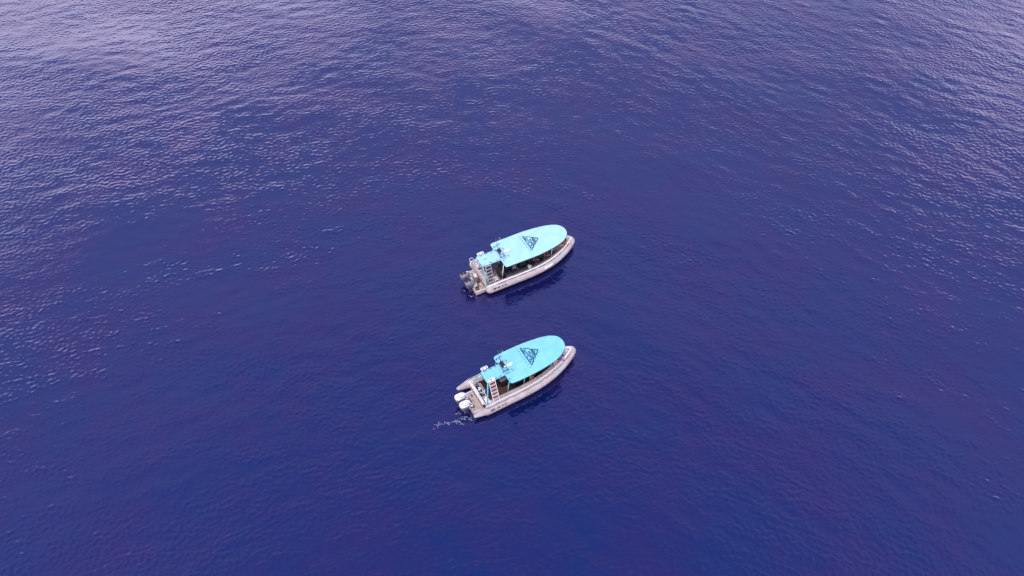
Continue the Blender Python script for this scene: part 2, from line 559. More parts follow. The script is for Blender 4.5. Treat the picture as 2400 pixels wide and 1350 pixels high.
def boat(cfg):
    B, s = cfg, cfg["shape"]
    mw = Matrix.Translation(Vector((*B["loc"], B.get("zoff", 0.0)))) @ Matrix.Rotation(R(B["rz"]), 4, 'Z')
    root = thing("rigid_inflatable_boat", B["label"], "boat", mw, "rigid inflatable tour boats on the open sea")
    tr = B["tr"]; r = s.r
    rz = B["roof_z"]

    # --- tube
    xa = B["tube_x"]
    path = s.loop(xa, n=30)
    rad = []
    for p in path:
        d = p.x - xa
        if B["cone"]:
            q = min(1.0, d / 1.15); rad.append(r * (0.30 + 0.70 * q ** 0.85) if q < 1 else r)
        else:
            q = min(1.0, d / r); rad.append(r * math.sqrt(max(0.02, 1 - (1 - q) ** 2)))
    # dense start for round ends
    if not B["cone"]:
        extra = [Vector((xa + r * (1 - math.cos(a)), -s.yc, s.z0)) for a in (0.0, 0.3, 0.6, 0.9, 1.2, 1.5)]
        ex_r = [max(0.03, r * math.sin(a)) for a in (0.0, 0.3, 0.6, 0.9, 1.2, 1.5)]
        core = [(p, q) for p, q in zip(path, rad) if p.x > xa + r * 1.05]
        path = extra + [p for p, _ in core] + [Vector((v.x, -v.y, v.z)) for v in extra[::-1]]
        rad = ex_r + [r] * len(core) + ex_r[::-1]
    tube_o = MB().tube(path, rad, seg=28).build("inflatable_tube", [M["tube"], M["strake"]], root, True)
    for p in tube_o.data.polygons:          # shade painted into the underside, darkening the tube's reflection in the water
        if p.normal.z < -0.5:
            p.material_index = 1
    # seams round the tube
    for sd in (-1, 1):
        for x in B["seams"]:
            e = 0.02
            c = Vector((x, sd * s.w(x), s.z(x)))
            dirv = Vector((2 * e, sd * (s.w(x + e) - s.w(x - e)), 0)).normalized()
            MB().tube([c - dirv * 0.035, c + dirv * 0.035], r + 0.006, seg=28).build("seam_band", M["seam"], tube_o, True)
    # grab rope: scallops held by patches
    rp, n = [], 64
    xs = [B["tube_x"] + 1.0 + (s.xb - 1.3 - B["tube_x"]) * i / n for i in range(n + 1)]
    for sd in (-1, 1):
        rp = []
        for i, x in enumerate(xs):
            a = R(80) - R(B["sag"]) * abs(math.sin(PI * i / 8)) ** 0.8
            p = s.path([x], math.cos(a) * (r + 0.02), math.sin(a) * (r + 0.02), sd)[0]
            rp.append(p)
        MB().tube(rp, B["rope_r"], seg=6).build("grab_rope", M["rope"], tube_o, True)
    # rub strake low on the outside
    lp = s.path([B["tube_x"] + 0.9 + (s.xb - 1.1 - B["tube_x"]) * i / 40 for i in range(41)], r + 0.005, -0.10, -1)
    lp2 = [Vector((v.x, -v.y, v.z)) for v in lp][::-1]
    MB().tube(lp + [Vector((s.xb + r, 0, s.z1 - 0.08))] + lp2, 0.028, seg=6).build("rub_strake", M["strake"], tube_o, True)

    # --- hull under the tube
    mb = MB(); bm = mb.bm; rows = []
    N = 22
    for i in range(N + 1):
        x = tr + (s.xb - 0.1 - tr) * i / N
        w = max(0.02, s.w(x) - 0.02); z = s.z(x)
        t = i / N
        keel = -0.42 + 0.75 * max(0, t - 0.7) ** 1.3 / 0.3 ** 1.3 * 0.9
        rows.append([bm.verts.new(v) for v in ((x, -w, z), (x, -w * 0.97, min(z - 0.05, 0.02 + (z - 0.45))), (x, 0, keel), (x, w * 0.97, min(z - 0.05, 0.02 + (z - 0.45))), (x, w, z))])
    for a, b in zip(rows[:-1], rows[1:]):
        for k in range(4):
            bm.faces.new((a[k], a[k + 1], b[k + 1], b[k]))
    bm.faces.new(rows[0][::-1])
    mb.build("hull", M["hull"], root)

    # --- deck
    zd = 0.42
    xs = [tr + (s.xb - 0.45 - tr) * i / 24 for i in range(25)]
    ol = [(x, -max(0.03, s.w(x) - 0.04)) for x in xs] + [(x, max(0.03, s.w(x) - 0.04)) for x in xs[::-1]]
    MB().prism(ol, zd - 0.04, zd).build("deck_floor", B["floor"], root)

    # --- gunwale along the inside of the tube
    gz = 0.03
    x_start = tr + 0.05
    gi = B["gun_in"]

    def strip(xa_, xb_, o_out, o_in, z_top, thick, nn=8):
        mbx = MB(); b = mbx.bm; rr = []
        for i in range(nn + 1):
            x = xa_ + (xb_ - xa_) * i / nn
            po = s.path([x], o_out, 0, sd)[0]; pi = s.path([x], o_in, 0, sd)[0]
            zt = s.z(x) + z_top
            rr.append([b.verts.new(v) for v in ((po.x, po.y, zt), (pi.x, pi.y, zt), (pi.x, pi.y, zt - thick), (po.x, po.y, zt - thick))])
        for a_, b_ in zip(rr[:-1], rr[1:]):
            for k in range(4):
                b.faces.new((a_[k], a_[(k + 1) % 4], b_[(k + 1) % 4], b_[k]))
        b.faces.new(rr[0]); b.faces.new(rr[-1][::-1])
        return mbx
    for sd in (-1, 1):
        # inner wall of the gunwale
        strip(x_start, s.xb - 0.9, gi + 0.02, gi, r - 0.01, r + s.z0 - zd + 0.01, 30).build("inner_wall", B["wall"], root)
        cuts = B["cuts"]
        for xa_, xb_ in zip(cuts[:-1], cuts[1:]):
            strip(xa_ + 0.012, xb_ - 0.012, B["gun_out"], gi, r + gz, 0.04, 8).build("gunwale_panel", M["shelf"], root)
    # toe rail, one loop round the bow
    MB().tube(s.loop(x_start - 0.1, B["gun_out"] + 0.01, r + 0.045, 30), B["rail_r"], seg=10).build("toe_rail", M["rail"], root, True)

    # --- roof
    zf = lambda x, y: rz - 0.045 * (y / 1.4) ** 2 + B["nose"] * max(0, (x - B["roof_hw"][-1][0] + 2.0) / 2.0) ** 2
    hw = smooth_hw(B["roof_hw"])
    bmr = MB(); bm = bmr.bm
    cols = 14
    rc = 0.22
    x0 = hw[0][0]
    hw2 = []
    for k in range(6):
        a = PI / 2 * k / 6
        hw2.append((x0 + rc * (1 - math.cos(PI / 2 - (PI / 2 - a))) if False else x0 + rc * (1 - math.sin(PI / 2 - a)) if False else x0 + rc * (1 - math.cos(a)), hw[0][1] - rc + rc * math.sin(a)))
    hw2 += [h for h in hw if h[0] > x0 + rc + 0.01]
    hw2[-1] = (hw2[-1][0], 0.02)
    top, bot = [], []
    for x, w in hw2:
        top.append([bm.verts.new((x, -w + 2 * w * k / cols, zf(x, -w + 2 * w * k / cols))) for k in range(cols + 1)])
        bot.append([bm.verts.new((x, -w + 2 * w * k / cols, zf(x, -w + 2 * w * k / cols) - 0.07)) for k in range(cols + 1)])
    nr = len(hw2)
    for i in range(nr - 1):
        for k in range(cols):
            f = bm.faces.new((top[i][k], top[i + 1][k], top[i + 1][k + 1], top[i][k + 1])); f.smooth = True
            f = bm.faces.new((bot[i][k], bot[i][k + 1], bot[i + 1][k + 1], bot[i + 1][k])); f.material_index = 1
        for k in (0, cols):
            f = bm.faces.new((top[i][k], bot[i][k], bot[i + 1][k], top[i + 1][k]))
    for i in (0, nr - 1):
        for k in range(cols):
            bm.faces.new((top[i][k], top[i][k + 1], bot[i][k + 1], bot[i][k]))
    roof = bmr.build("canopy_roof", [B["roof_mat"], M["under"]], root)
    for p in roof.data.polygons:
        p.use_smooth = p.material_index == 0 and abs(p.normal.z) > 0.9
    # darker edge moulding that frames the roof
    edge = [Vector((x, -w - 0.005, zf(x, w) - 0.06)) for x, w in hw2] + [Vector((x, w + 0.005, zf(x, w) - 0.06)) for x, w in hw2[::-1]]
    MB().tube(edge, 0.028, seg=6, closed=True).build("edge_moulding", M["dark_teal"], roof, True)
    # fore-and-aft joint in the roof skin
    jb = MB()
    for k in range(12):
        xa_, xb_ = x0 + 1.0 + k * 0.33, x0 + 1.0 + (k + 1) * 0.33
        jb.box(((xa_ + xb_) / 2, 0.02, zf((xa_ + xb_) / 2, 0) + 0.001), (xb_ - xa_, 0.012, 0.006))
    jb.build("roof_joint", B["joint_mat"], roof)
    me = emblem_mesh(*B["emblem"], zf); me.materials.append(M["emblem"]); link("emblem", me, roof)
    # SEAQUEST across the roof, reading from port to starboard
    (ax, ay), _, (cx_, cy_) = B["emblem"]
    tx = ax - 0.24
    word = "SEAQUEST"
    span = (ay + 0.03) - (cy_ - 0.10)
    for i, ch in enumerate(word):
        me = text_mesh(ch, 0.25, 1.0, 0.6)
        y = ay + 0.03 - span * i / (len(word) - 1)
        for v in me.vertices:
            vx, vy = v.co.x, v.co.y
            X, Y = tx + vy, y - vx
            v.co = (X, Y, zf(X, Y) + 0.006)
        me.materials.append(M["letter"])
        link("letter", me, roof)
    # aft roof panel, a step lower than the main roof
    ax0, ax1, ay0, ay1 = B["aft"]
    za = rz - 0.02
    aft = MB().prism(rounded_rect(ax0, ax1, ay0, ay1, 0.07), za - 0.07, za).build("aft_roof_panel", B["roof_mat"], root)
    el_ = [Vector((x, y, za - 0.055)) for x, y in rounded_rect(ax0 - 0.004, ax1, ay0 - 0.004, ay1 + 0.004, 0.08)]
    MB().tube(el_, 0.022, seg=6, closed=True).build("edge_moulding", M["dark_teal"], aft, True)
    for x, y, ang_ in B["slots"]:
        zz = za if x < ax1 else zf(x, y)
        MB().box((x, y, zz + 0.014), (0.20, 0.045, 0.022), (0, 0, R(ang_)), 0.008).build("grab_handle", M["dark_teal"], aft if x < ax1 else roof)

    # --- light mast across the joint of the two roofs
    mx, my0, my1 = B["mast"]
    mz = rz + 0.02
    fr = MB()
    for dx_ in (-0.17, 0.17):
        fr.tube([(mx + dx_ * 1.5, my0, mz), (mx + dx_, my0, mz + 0.16), (mx + dx_, my1, mz + 0.16), (mx + dx_ * 1.5, my1, mz)], 0.022, 8)
    for y in (my0, my0 + 0.35, my1 - 0.3, my1):
        fr.tube([(mx - 0.19, y, mz + 0.16), (mx + 0.19, y, mz + 0.16)], 0.020, 8)
    fr.tube([(mx - 0.32, my0, mz + 0.012), (mx + 0.32, my0, mz + 0.012)], 0.02, 6)
    fr.tube([(mx - 0.30, my1, mz + 0.012), (mx + 0.30, my1, mz + 0.012)], 0.02, 6)
    mast = fr.build("light_mast", M["dark_teal"], root, True)
    ym = (my0 + my1) / 2
    MB().box((mx, ym + 0.1, mz + 0.19), (0.24, 0.52, 0.10), None, 0.02).build("equipment_box", M["dark"], mast)
    MB().tube([(mx + 0.02, ym + 0.35, mz + 0.15), (mx - 0.02, ym + 0.55, mz + 0.75), (mx - 0.03, ym + 0.75, mz + 1.05)], 0.018, 8).build("mast_pole", M["dark_teal"], mast, True)
    MB().tube([(mx - 0.02, ym + 0.72, mz + 0.98), (mx + 0.30, ym + 0.72, mz + 1.0)], 0.022, 8).build("crossarm", M["dark_teal"], mast, True)
    MB().ball((mx - 0.03, ym + 0.75, mz + 1.11), (0.045, 0.045, 0.06)).build("lamp", M["dark_teal"], mast, True)
    MB().tube([(mx + 0.30, ym + 0.72, mz + 0.93), (mx + 0.30, ym + 0.72, mz + 1.08)], 0.05, 10).build("lamp", M["dark_teal"], mast, True)
    MB().tube([(mx - 0.02, ym + 0.55, mz + 0.55), (mx + 0.26, ym + 0.55, mz + 0.56)], 0.024, 8).build("crossarm", M["dark_teal"], mast, True)
    MB().ball((mx + 0.03, ym - 0.22, mz + 0.30), (0.07, 0.07, 0.06)).build("satellite_dome", M["white"], mast, True)
    MB().ball((mx - 0.12, ym + 0.42, mz + 0.24), (0.06, 0.06, 0.05)).build("satellite_dome", M["white"], mast, True)
    MB().tube([(mx + 0.12, ym + 0.2, mz + 0.05), (mx + 0.14, ym + 0.28, mz + 1.6)], 0.008, 6).build("whip_antenna", M["white"], mast, True)
    for dy_ in (0.45, -0.5):
        MB().tube([(mx + 0.40, my0 * 0 + ym + dy_, mz), (mx + 0.46, ym + dy_ - 0.02, mz + 0.07), (mx + 0.50, ym + dy_ - 0.12, mz + 0.07), (mx + 0.50, ym + dy_ - 0.2, mz)], 0.016, 6).build("roof_hook", M["dark_teal"], mast, True)
    dx_, dy_ = B["dome"]
    rd = MB().ball((dx_, dy_, rz + 0.10), (0.30, 0.135, 0.10), (0, 0, R(4)), 24, 14).build("radar_dome", M["white"], root, True)
    MB().box((dx_, dy_, rz + 0.02), (0.16, 0.10, 0.08), None, 0.01).build("mounting_foot", M["grey"], rd)

    # --- white raft canister on the port side of the aft panel
    bx0, bx1 = B["raft"]
    yb = ay1 + 0.19
    raft = MB().box(((bx0 + bx1) / 2, yb, rz - 0.05), (bx1 - bx0, 0.24, 0.22), None, 0.05).build("life_raft_canister", M["white"], root)
    for t_ in (0.25, 0.75):
        MB().box((bx0 + (bx1 - bx0) * t_, yb, rz - 0.05), (0.035, 0.255, 0.235), None, 0.05).build("strap", M["steel"], raft)
    MB().box(((bx0 + bx1) / 2, yb - 0.05, rz - 0.19), (bx1 - bx0 - 0.05, 0.30, 0.03), None, 0.008).build("raft_cradle", M["steel"], raft)

    # --- posts
    for (x, y, xt, yt, zb, mk, rr_) in B["posts"]:
        p = MB().tube([(x, y, zb), (xt, yt, rz - 0.06)], rr_, 10).build("canopy_post", M[mk], root, True)
        MB().tube([(x, y, zb - 0.01), (x, y, zb + 0.03)], rr_ * 2.1, 12).build("foot_plate", M[mk], p, True)
        if B["brace"] and xt > 3.0:
            MB().tube([(x, y, zb + 1.0), (xt + 0.30, yt * 0.97, rz - 0.07)], 0.018, 8).build("brace", M[mk], p, True)

    # --- ladder from gunwale up to the aft panel
    (lx0, lx1), ly_b, ly_t, lz_b = B["ladder"]
    lz_t = rz + 0.08
    lad = MB()
    for x in (lx0, lx1):
        lad.tube([(x, ly_b - 0.02, lz_b - 0.06), (x, ly_b + 0.02, lz_b + 0.05), (x - 0.0, ly_t - 0.02, lz_t), (x, ly_t + 0.12, lz_t + 0.10), (x, ly_t + 0.22, lz_t - 0.06)], 0.024, 8)
    ladder = lad.build("boarding_ladder", M["rail"] if B["plate"] else M["alloy"], root, True)
    nst = 6
    for k in range(nst):
        t = (k + 0.6) / nst
        y = ly_b + (ly_t - ly_b) * t; z = lz_b + (lz_t - lz_b) * t
        MB().box(((lx0 + lx1) / 2, y, z), (lx1 - lx0 - 0.03, B["tread_d"], 0.035), None, 0.006).build("tread", B["tread"], ladder)
    if B["plate"]:
        MB().box(((lx0 + lx1) / 2, ly_t + 0.10, rz + 0.03), (lx1 - lx0 + 0.02, 0.26, 0.05), None, 0.01).build("landing_plate", M["white"], ladder)
        MB().box(((lx0 + lx1) / 2 - 0.02, ly_t + 0.10, rz + 0.065), (0.20, 0.05, 0.02), None, 0.004).build("landing_slot", M["dark_teal"], ladder)

    # --- transom and swim platform
    tw = s.yc - 0.12
    trn = MB().box((tr, 0, 0.63), (0.10, 2 * tw, 0.50), None, 0.02).build("transom", M["beige"], root)
    MB().box((tr + 0.02, 0, 0.91), (0.16, 2 * tw + 0.05, 0.05), None, 0.015).build("transom_cap", B["cap"], trn)
    rf = MB()
    zt = 1.30
    ry0, ry1 = -tw + 0.15, tw - 0.25
    rf.tube([(tr, ry0, 0.92), (tr, ry0 + 0.04, zt - 0.05), (tr, ry0 + 0.12, zt), (tr, ry1 - 0.1, zt), (tr, ry1, zt - 0.08), (tr, ry1, 0.92)], 0.022, 8)
    rf.tube([(tr + 0.42, ry0 + 0.45, 0.46), (tr + 0.42, ry0 + 0.45, zt), (tr + 0.42, ry1 - 0.1, zt), (tr + 0.42, ry1 - 0.1, 0.46)], 0.020, 8)
    for y in (ry0 + 0.45, (ry0 + ry1) / 2 + 0.1, ry1 - 0.1):
        rf.tube([(tr, y, zt), (tr + 0.42, y, zt)], 0.018, 8)
    rf.build("transom_rail", M["rail"], root, True)
    pl0, pl1, py0, py1 = B["plat"]
    plat = MB().box(((pl0 + pl1) / 2, (py0 + py1) / 2, 0.30), (pl1 - pl0, py1 - py0, 0.34), None, 0.03).build("swim_platform", M["beige"], root)
    for y in (py0 + 0.02, py1 - 0.02):
        MB().box(((pl0 + pl1) / 2, y, 0.51), (pl1 - pl0, 0.05, 0.09), None, 0.01).build("platform_lip", M["rail"], plat)
    MB().tube([(pl0 + 0.45, (py0 + py1) / 2 + 0.1, 0.472), (pl0 + 0.45, (py0 + py1) / 2 + 0.1, 0.486)], 0.20, 24).build("round_hatch", M["shelf"], plat)
    MB().tube([(pl0 + 0.45, (py0 + py1) / 2 + 0.1, 0.486), (pl0 + 0.45, (py0 + py1) / 2 + 0.1, 0.496)], 0.085, 18).build("hatch_latch", M["beige_mark"], plat)
    MB().box((pl0 + 0.6, py1 - 0.38, 0.478), (0.10, 0.22, 0.02), None, 0.004).build("drain_grille", M["tread_dark"], plat)

    # --- outboard engines
    for ey in B["engines"]:
        ex = B["ex"]
        # upper cowling: loft of rounded sections, narrow and slanted at the front
        mbx = MB(); b = mbx.bm; rings = []
        #            z     x0     x1    half width
        secs = [(0.62, -0.30, 0.18, 0.15), (0.80, -0.37, 0.24, 0.225), (1.00, -0.41, 0.30, 0.255), (1.14, -0.40, 0.33, 0.25)]
        top_ = [(1.14, -0.40, 0.33, 0.25), (1.24, -0.37, 0.31, 0.225), (1.31, -0.30, 0.24, 0.16), (1.335, -0.18, 0.12, 0.08)]

        def loft(secs_, name, m_, par):
            mm = MB(); bb = mm.bm; rg = []
            for z, xa2, xb2, w2 in secs_:
                ring = []
                for k in range(20):
                    a = 2 * PI * k / 20
                    c_, s_ = math.cos(a), math.sin(a)
                    ux = math.copysign(abs(c_) ** 0.62, c_); uy = math.copysign(abs(s_) ** 0.62, s_)
                    wv = w2 * (0.72 if ux > 0.6 else 1.0)
                    ring.append(bb.verts.new((ex + (xa2 + xb2) / 2 + ux * (xb2 - xa2) / 2, ey + uy * wv, z)))
                rg.append(ring)
            for p_, q_ in zip(rg[:-1], rg[1:]):
                for k in range(20):
                    f = bb.faces.new((p_[k], p_[(k + 1) % 20], q_[(k + 1) % 20], q_[k])); f.smooth = True
            bb.faces.new(rg[0][::-1]); bb.faces.new(rg[-1])
            return mm.build(name, m_, par)
        b.free()
        eng = loft(secs, "outboard_engine", M["silver"], root)
        loft(top_, "top_cowl", M["cowl"] if not B["cowl_panels"] else M["cowl_grey"], eng)
        for sd_ in (-1, 1):
            MB().box((ex + 0.06, ey + sd_ * 0.165, 1.285), (0.36, 0.055, 0.03), (R(sd_ * 38), R(3), R(-sd_ * 12)), 0.008).build("side_vent", M["strake"], eng)
        if B["cowl_panels"]:
            for x_ in (-0.24, -0.02):
                MB().box((ex + x_, ey + 0.06, 1.325), (0.19, 0.24, 0.035), (0, R(4), 0), 0.008).build("cowl_panel", M["ink"], eng)
            MB().box((ex + 0.20, ey + 0.08, 1.27), (0.14, 0.18, 0.06), (0, R(20), 0), 0.02).build("cowl_latch_cover", M["cowl"], eng)
        else:
            MB().box((ex - 0.16, ey + 0.01, 1.338), (0.035, 0.09, 0.012), (0, 0, R(20)), 0.002).build("badge", M["ink"], eng)
        MB().box((ex - 0.02, ey, 0.20), (0.24, 0.13, 0.90), (0, R(-6), 0), 0.04).build("drive_leg", M["silver"], eng)
        MB().box((ex - 0.02, ey, -0.02), (0.52, 0.26, 0.03), None, 0.01).build("cavitation_plate", M["silver"], eng)
        pr = MB().tube([(ex - 0.34, ey, -0.28), (ex + 0.22, ey, -0.28), (ex + 0.32, ey, -0.28)], [0.06, 0.075, 0.02], 12)
        pr.build("gearcase", M["silver"], eng, True)
        pp = MB()
        for k in range(3):
            a = 2 * PI * k / 3
            pp.ball((ex - 0.36, ey + 0.12 * math.cos(a), -0.28 + 0.12 * math.sin(a)), (0.012, 0.10, 0.055), (a, 0, 0.5), 10, 6)
        pp.build("propeller", M["steel"], eng, True)
        MB().box((ex + 0.33, ey, 0.62), (0.24, 0.20, 0.34), None, 0.02).build("mounting_bracket", M["rail"], eng)
        k_e = 1.22
        for o_ in [eng] + list(eng.children):
            for v in o_.data.vertices:
                v.co.x = ex + (v.co.x - ex) * k_e; v.co.y = ey + (v.co.y - ey) * k_e
                v.co.z = (v.co.z - 0.62) * (1.15 if v.co.z > 0.62 else 1.0) + 0.52
    # black steering hoses between platform and engines
    e0, e1 = B["engines"]
    hx = B["ex"] + 0.28
    for k, (a, b_) in enumerate(((e0, e1), (e1, py0 + 0.35))):
        pts = [(hx, a - 0.05, 0.88), (hx + 0.20, a - 0.02, 0.72), (hx + 0.36, (a + b_) / 2 + 0.12, 0.56), (hx + 0.34, (a + b_) / 2 - 0.10, 0.54), (hx + 0.14, b_ + 0.10, 0.60), (hx - 0.02, b_ + 0.05, 0.80)]
        MB().tube(chaikin(pts, 2), 0.034, 8).build("engine_hose", M["black"], root, True)

    # --- writing on the tube
    def on_tube(word, size, xc, ang_deg, m_, step, offs=0.014):
        a0 = R(ang_deg)
        for i, ch in enumerate(word):
            if ch == " ":
                continue
            me = text_mesh(ch, size, 1.0, 1.1)
            cx0 = xc + (i - (len(word) - 1) / 2) * step
            for v in me.vertices:
                a = a0 + v.co.y / r
                v.co = s.path([cx0 + v.co.x], math.cos(a) * (r + offs), math.sin(a) * (r + offs), -1)[0]
            me.materials.append(m_)
            link("letter", me, tube_o)
    on_tube(B["reg"], 0.19, B["reg_x"], 30, M["ink"], 0.135)
    on_tube("SEAQUEST", 0.21, B["name_x"], 24, M["pale"], 0.155)
    return root, mw


# ------------------------------------------------------------------ the two boats
B1 = dict(
    label="upper of the two boats, paler aqua canopy, longer grey deck and round-ended tubes",
    loc=(-2.91, 45.095), rz=27.6, tr=0.12,
    shape=Shape(1.57, 3.2, 9.15, 0.38, 0.50, 0.70, 2.9), tube_x=0.0, cone=False, sag=7, rope_r=0.034,
    seams=(2.3, 4.6, 6.6), floor=M["grey_floor"], wall=M["dark"], gun_in=-0.14, gun_out=0.02, rail_r=0.062,
    cuts=[0.2, 1.35, 2.7], roof_z=2.42,
    roof_hw=[(1.93, 1.50), (2.8, 1.51), (3.8, 1.52), (5.0, 1.53), (6.1, 1.43), (7.0, 1.28), (7.7, 1.06), (8.1, 0.82), (8.35, 0.52), (8.48, 0.0)],
    roof_mat=M["roof1"], joint_mat=M["roof1"], emblem=((4.80, 1.00), (5.91, 0.17), (4.76, -0.81)),
    aft=(0.22, 1.97, -0.58, 0.66),
    slots=[(0.62, 0.57, 0), (1.15, 0.57, 0), (1.62, 0.57, 0), (1.62, -0.49, 0), (1.10, -0.49, 0), (2.06, 0.98, 90), (2.06, -0.86, 90), (0.80, 0.08, 0)],
    mast=(2.18, 0.52, -0.42), dome=(2.78, 0.02), raft=(0.42, 1.02),
    posts=[(0.15, -1.50, 0.28, -0.52, 0.92, "teal", 0.036), (0.22, -1.46, 0.55, -0.52, 0.92, "teal", 0.026), (0.15, 1.50, 0.28, 0.60, 0.92, "teal", 0.036),
           (1.80, -1.02, 1.98, -1.00, 0.44, "rail", 0.030), (1.80, 1.05, 1.98, 1.02, 0.44, "rail", 0.030),
           (6.68, -0.78, 6.72, -0.95, 0.44, "rail", 0.026), (6.68, 0.78, 6.72, 0.95, 0.44, "rail", 0.026), (4.30, 1.15, 4.35, 1.15, 0.44, "rail", 0.026)],
    nose=0.02, cap=M["pink"], brace=False, ladder=((0.38, 0.90), -1.42, -0.66, 0.86), tread=M["alloy"], tread_d=0.10, plate=False,
    plat=(-0.85, 0.06, -1.40, 1.00), engines=(0.30, -0.62), ex=-0.98, cowl_panels=True,
    reg="ZW\u00b7NI 0.8", reg_x=1.15, name_x=7.2,
)
B2 = dict(
    label="lower of the two boats, deeper aqua canopy, brown deck and cone-ended tubes",
    loc=(-3.503, 32.642), rz=29.7, tr=1.02,
    shape=Shape(1.38, 3.5, 9.45, 0.36, 0.50, 0.74, 2.7), tube_x=0.0, cone=True, sag=11, rope_r=0.015,
    seams=(1.2, 3.4, 5.7, 7.4), floor=M["brown_floor"], wall=M["tread_dark"], gun_in=-0.42, gun_out=-0.07, rail_r=0.036,
    cuts=[1.1, 2.4, 3.05, 4.2, 5.7, 6.1, 7.3, 8.1], roof_z=2.56,
    roof_hw=[(3.16, 1.38), (3.9, 1.42), (4.8, 1.43), (5.7, 1.40), (6.5, 1.32), (7.2, 1.20), (7.8, 1.00), (8.2, 0.73), (8.4, 0.47), (8.50, 0.0)],
    roof_mat=M["roof2"], joint_mat=M["letter"], emblem=((5.33, 1.10), (6.47, 0.26), (5.32, -0.75)),
    aft=(1.66, 3.20, -0.50, 0.60),
    slots=[(2.02, 0.53, 0), (2.46, 0.52, 0), (2.86, 0.52, 0), (2.80, -0.42, 0), (2.44, -0.42, 0), (3.27, 1.04, 90), (3.27, -0.98, 90)],
    mast=(3.36, 0.62, -0.26), dome=(3.86, 0.08), raft=(1.82, 2.38),
    posts=[(1.27, -1.18, 1.72, -0.46, 0.90, "teal", 0.050), (1.30, 1.18, 1.74, 0.55, 0.90, "teal", 0.050),
           (3.12, -0.86, 3.22, -1.05, 0.44, "teal", 0.036), (3.12, 0.86, 3.22, 1.05, 0.44, "teal", 0.036),
           (4.55, -0.86, 4.60, -1.05, 0.44, "teal", 0.036), (4.55, 0.86, 4.60, 1.05, 0.44, "teal", 0.036),
           (7.05, -0.60, 7.10, -0.85, 0.44, "teal", 0.036), (7.05, 0.60, 7.10, 0.85, 0.44, "teal", 0.036)],
    nose=0.12, cap=M["rail"], brace=True, ladder=((1.78, 2.28), -1.20, -0.50, 0.88), tread=M["pink"], tread_d=0.17, plate=True,
    plat=(0.12, 0.96, -1.12, 0.72), engines=(0.30, -0.46), ex=-0.20, cowl_panels=False,
    reg="EWI\u00b740 P-P", reg_x=1.95, name_x=7.55,
)
boat1, MW1 = boat(B1)
boat2, MW2 = boat(B2)


def fit(name, mb, m, root, smooth=False):
    return mb.build(name, m, root, smooth)


# ------------------------------------------------------------------ fittings that differ: the upper boat
def seat(root, x, y, w, l, h, back, name="passenger_seat"):
    o = fit(name, MB().box((x, y, 0.42 + h / 2), (l, w, h), None, 0.04), M["dark"], root)
    fit("seat_back", MB().box((x - l / 2 + 0.05, y, 0.42 + h + back / 2), (0.10, w * 0.95, back), (0, R(-8), 0), 0.03), M["dark"], o)
    return o


c = fit("helm_console", MB().box((2.42, 0.0, 0.92), (0.50, 1.15, 1.0), None, 0.05), M["dark"], boat1)
fit("windscreen", MB().box((2.70, 0.0, 1.60), (0.03, 1.05, 0.40), (0, R(-20), 0), 0.004), M["glass"], c)
fit("steering_wheel", MB().tube([(2.12, 0.25 + 0.17 * math.cos(a), 1.30 + 0.17 * math.sin(a)) for a in [2 * PI * k / 16 for k in range(16)]], 0.015, 6, closed=True), M["steel"], c, True)
sb = fit("storage_locker", MB().box((1.95, -0.55, 0.72), (0.50, 0.95, 0.58), None, 0.03), M["black"], boat1)
fit("locker_latch", MB().box((1.93, -0.75, 1.02), (0.16, 0.12, 0.02), (0, 0, R(20)), 0.004), M["grey"], sb)
for k, x in enumerate((3.15, 4.0, 4.85, 5.7)):
    seat(boat1, x, -0.42, 0.50, 0.62, 0.42, 0.45)
    seat(boat1, x, 0.62, 0.55, 0.62, 0.42, 0.45)
fit("deck_step", MB().box((5.15, -1.40, 0.72), (0.55, 0.18, 0.05), None, 0.01), M["shelf"], boat1)
fit("bow_locker", MB().box((7.45, -0.15, 0.62), (0.55, 0.70, 0.38), None, 0.06), M["grey"], boat1)
bb = fit("bow_bench", MB().prism([(7.9, -0.62), (8.35, -0.52), (8.75, -0.22), (8.75, 0.22), (8.35, 0.52), (7.9, 0.62), (8.05, 0.0)], 0.46, 0.80), M["shelf"], boat1)
fit("bow_rail", MB().tube(chaikin([(8.05, 0.72, 0.92), (8.2, 0.70, 1.2), (8.75, 0.45, 1.22), (9.0, 0.0, 1.22), (8.75, -0.45, 1.2), (8.6, -0.5, 0.92)], 2), 0.022, 8), M["rail"], boat1, True)
fit("bow_cleat", MB().box((9.05, 0.05, 1.28), (0.07, 0.22, 0.04), None, 0.01), M["steel"], boat1)
# white patch on the tube and the fold-down fender strap on the stern
pm = MB(); bmx = pm.bm
s1 = B1["shape"]
rows = []
for i in range(9):
    x = 5.45 + 0.85 * i / 8
    rows.append([bmx.verts.new(s1.path([x], math.cos(R(a)) * (s1.r + 0.010), math.sin(R(a)) * (s1.r + 0.010), -1)[0]) for a in (14, 24, 34, 42)])
for a_, b_ in zip(rows[:-1], rows[1:]):
    for k in range(3):
        f = bmx.faces.new((a_[k], a_[k + 1], b_[k + 1], b_[k])); f.smooth = True
tube1 = [o for o in boat1.children if o.name.startswith("inflatable_tube")][0]
pm.build("white_patch", M["white"], tube1)
sl = fit("stern_locker", MB().box((0.62, 0.95, 0.74), (0.70, 0.62, 0.62), None, 0.04), M["shelf"], boat1)
for k in range(3):
    fit("locker_slat", MB().box((0.42 + 0.20 * k, 0.95, 1.065), (0.12, 0.56, 0.03), None, 0.006), M["rail"], sl)
fit("fender_bracket", MB().tube(chaikin([(0.10, 1.62, 0.88), (0.02, 1.70, 1.15), (0.30, 1.78, 1.25), (0.50, 1.66, 0.90)], 2), 0.02, 8), M["rail"], boat1, True)
bn = fit("aft_bench", MB().box((0.50, -0.15, 0.62), (0.46, 1.30, 0.38), None, 0.04), M["shelf"], boat1)
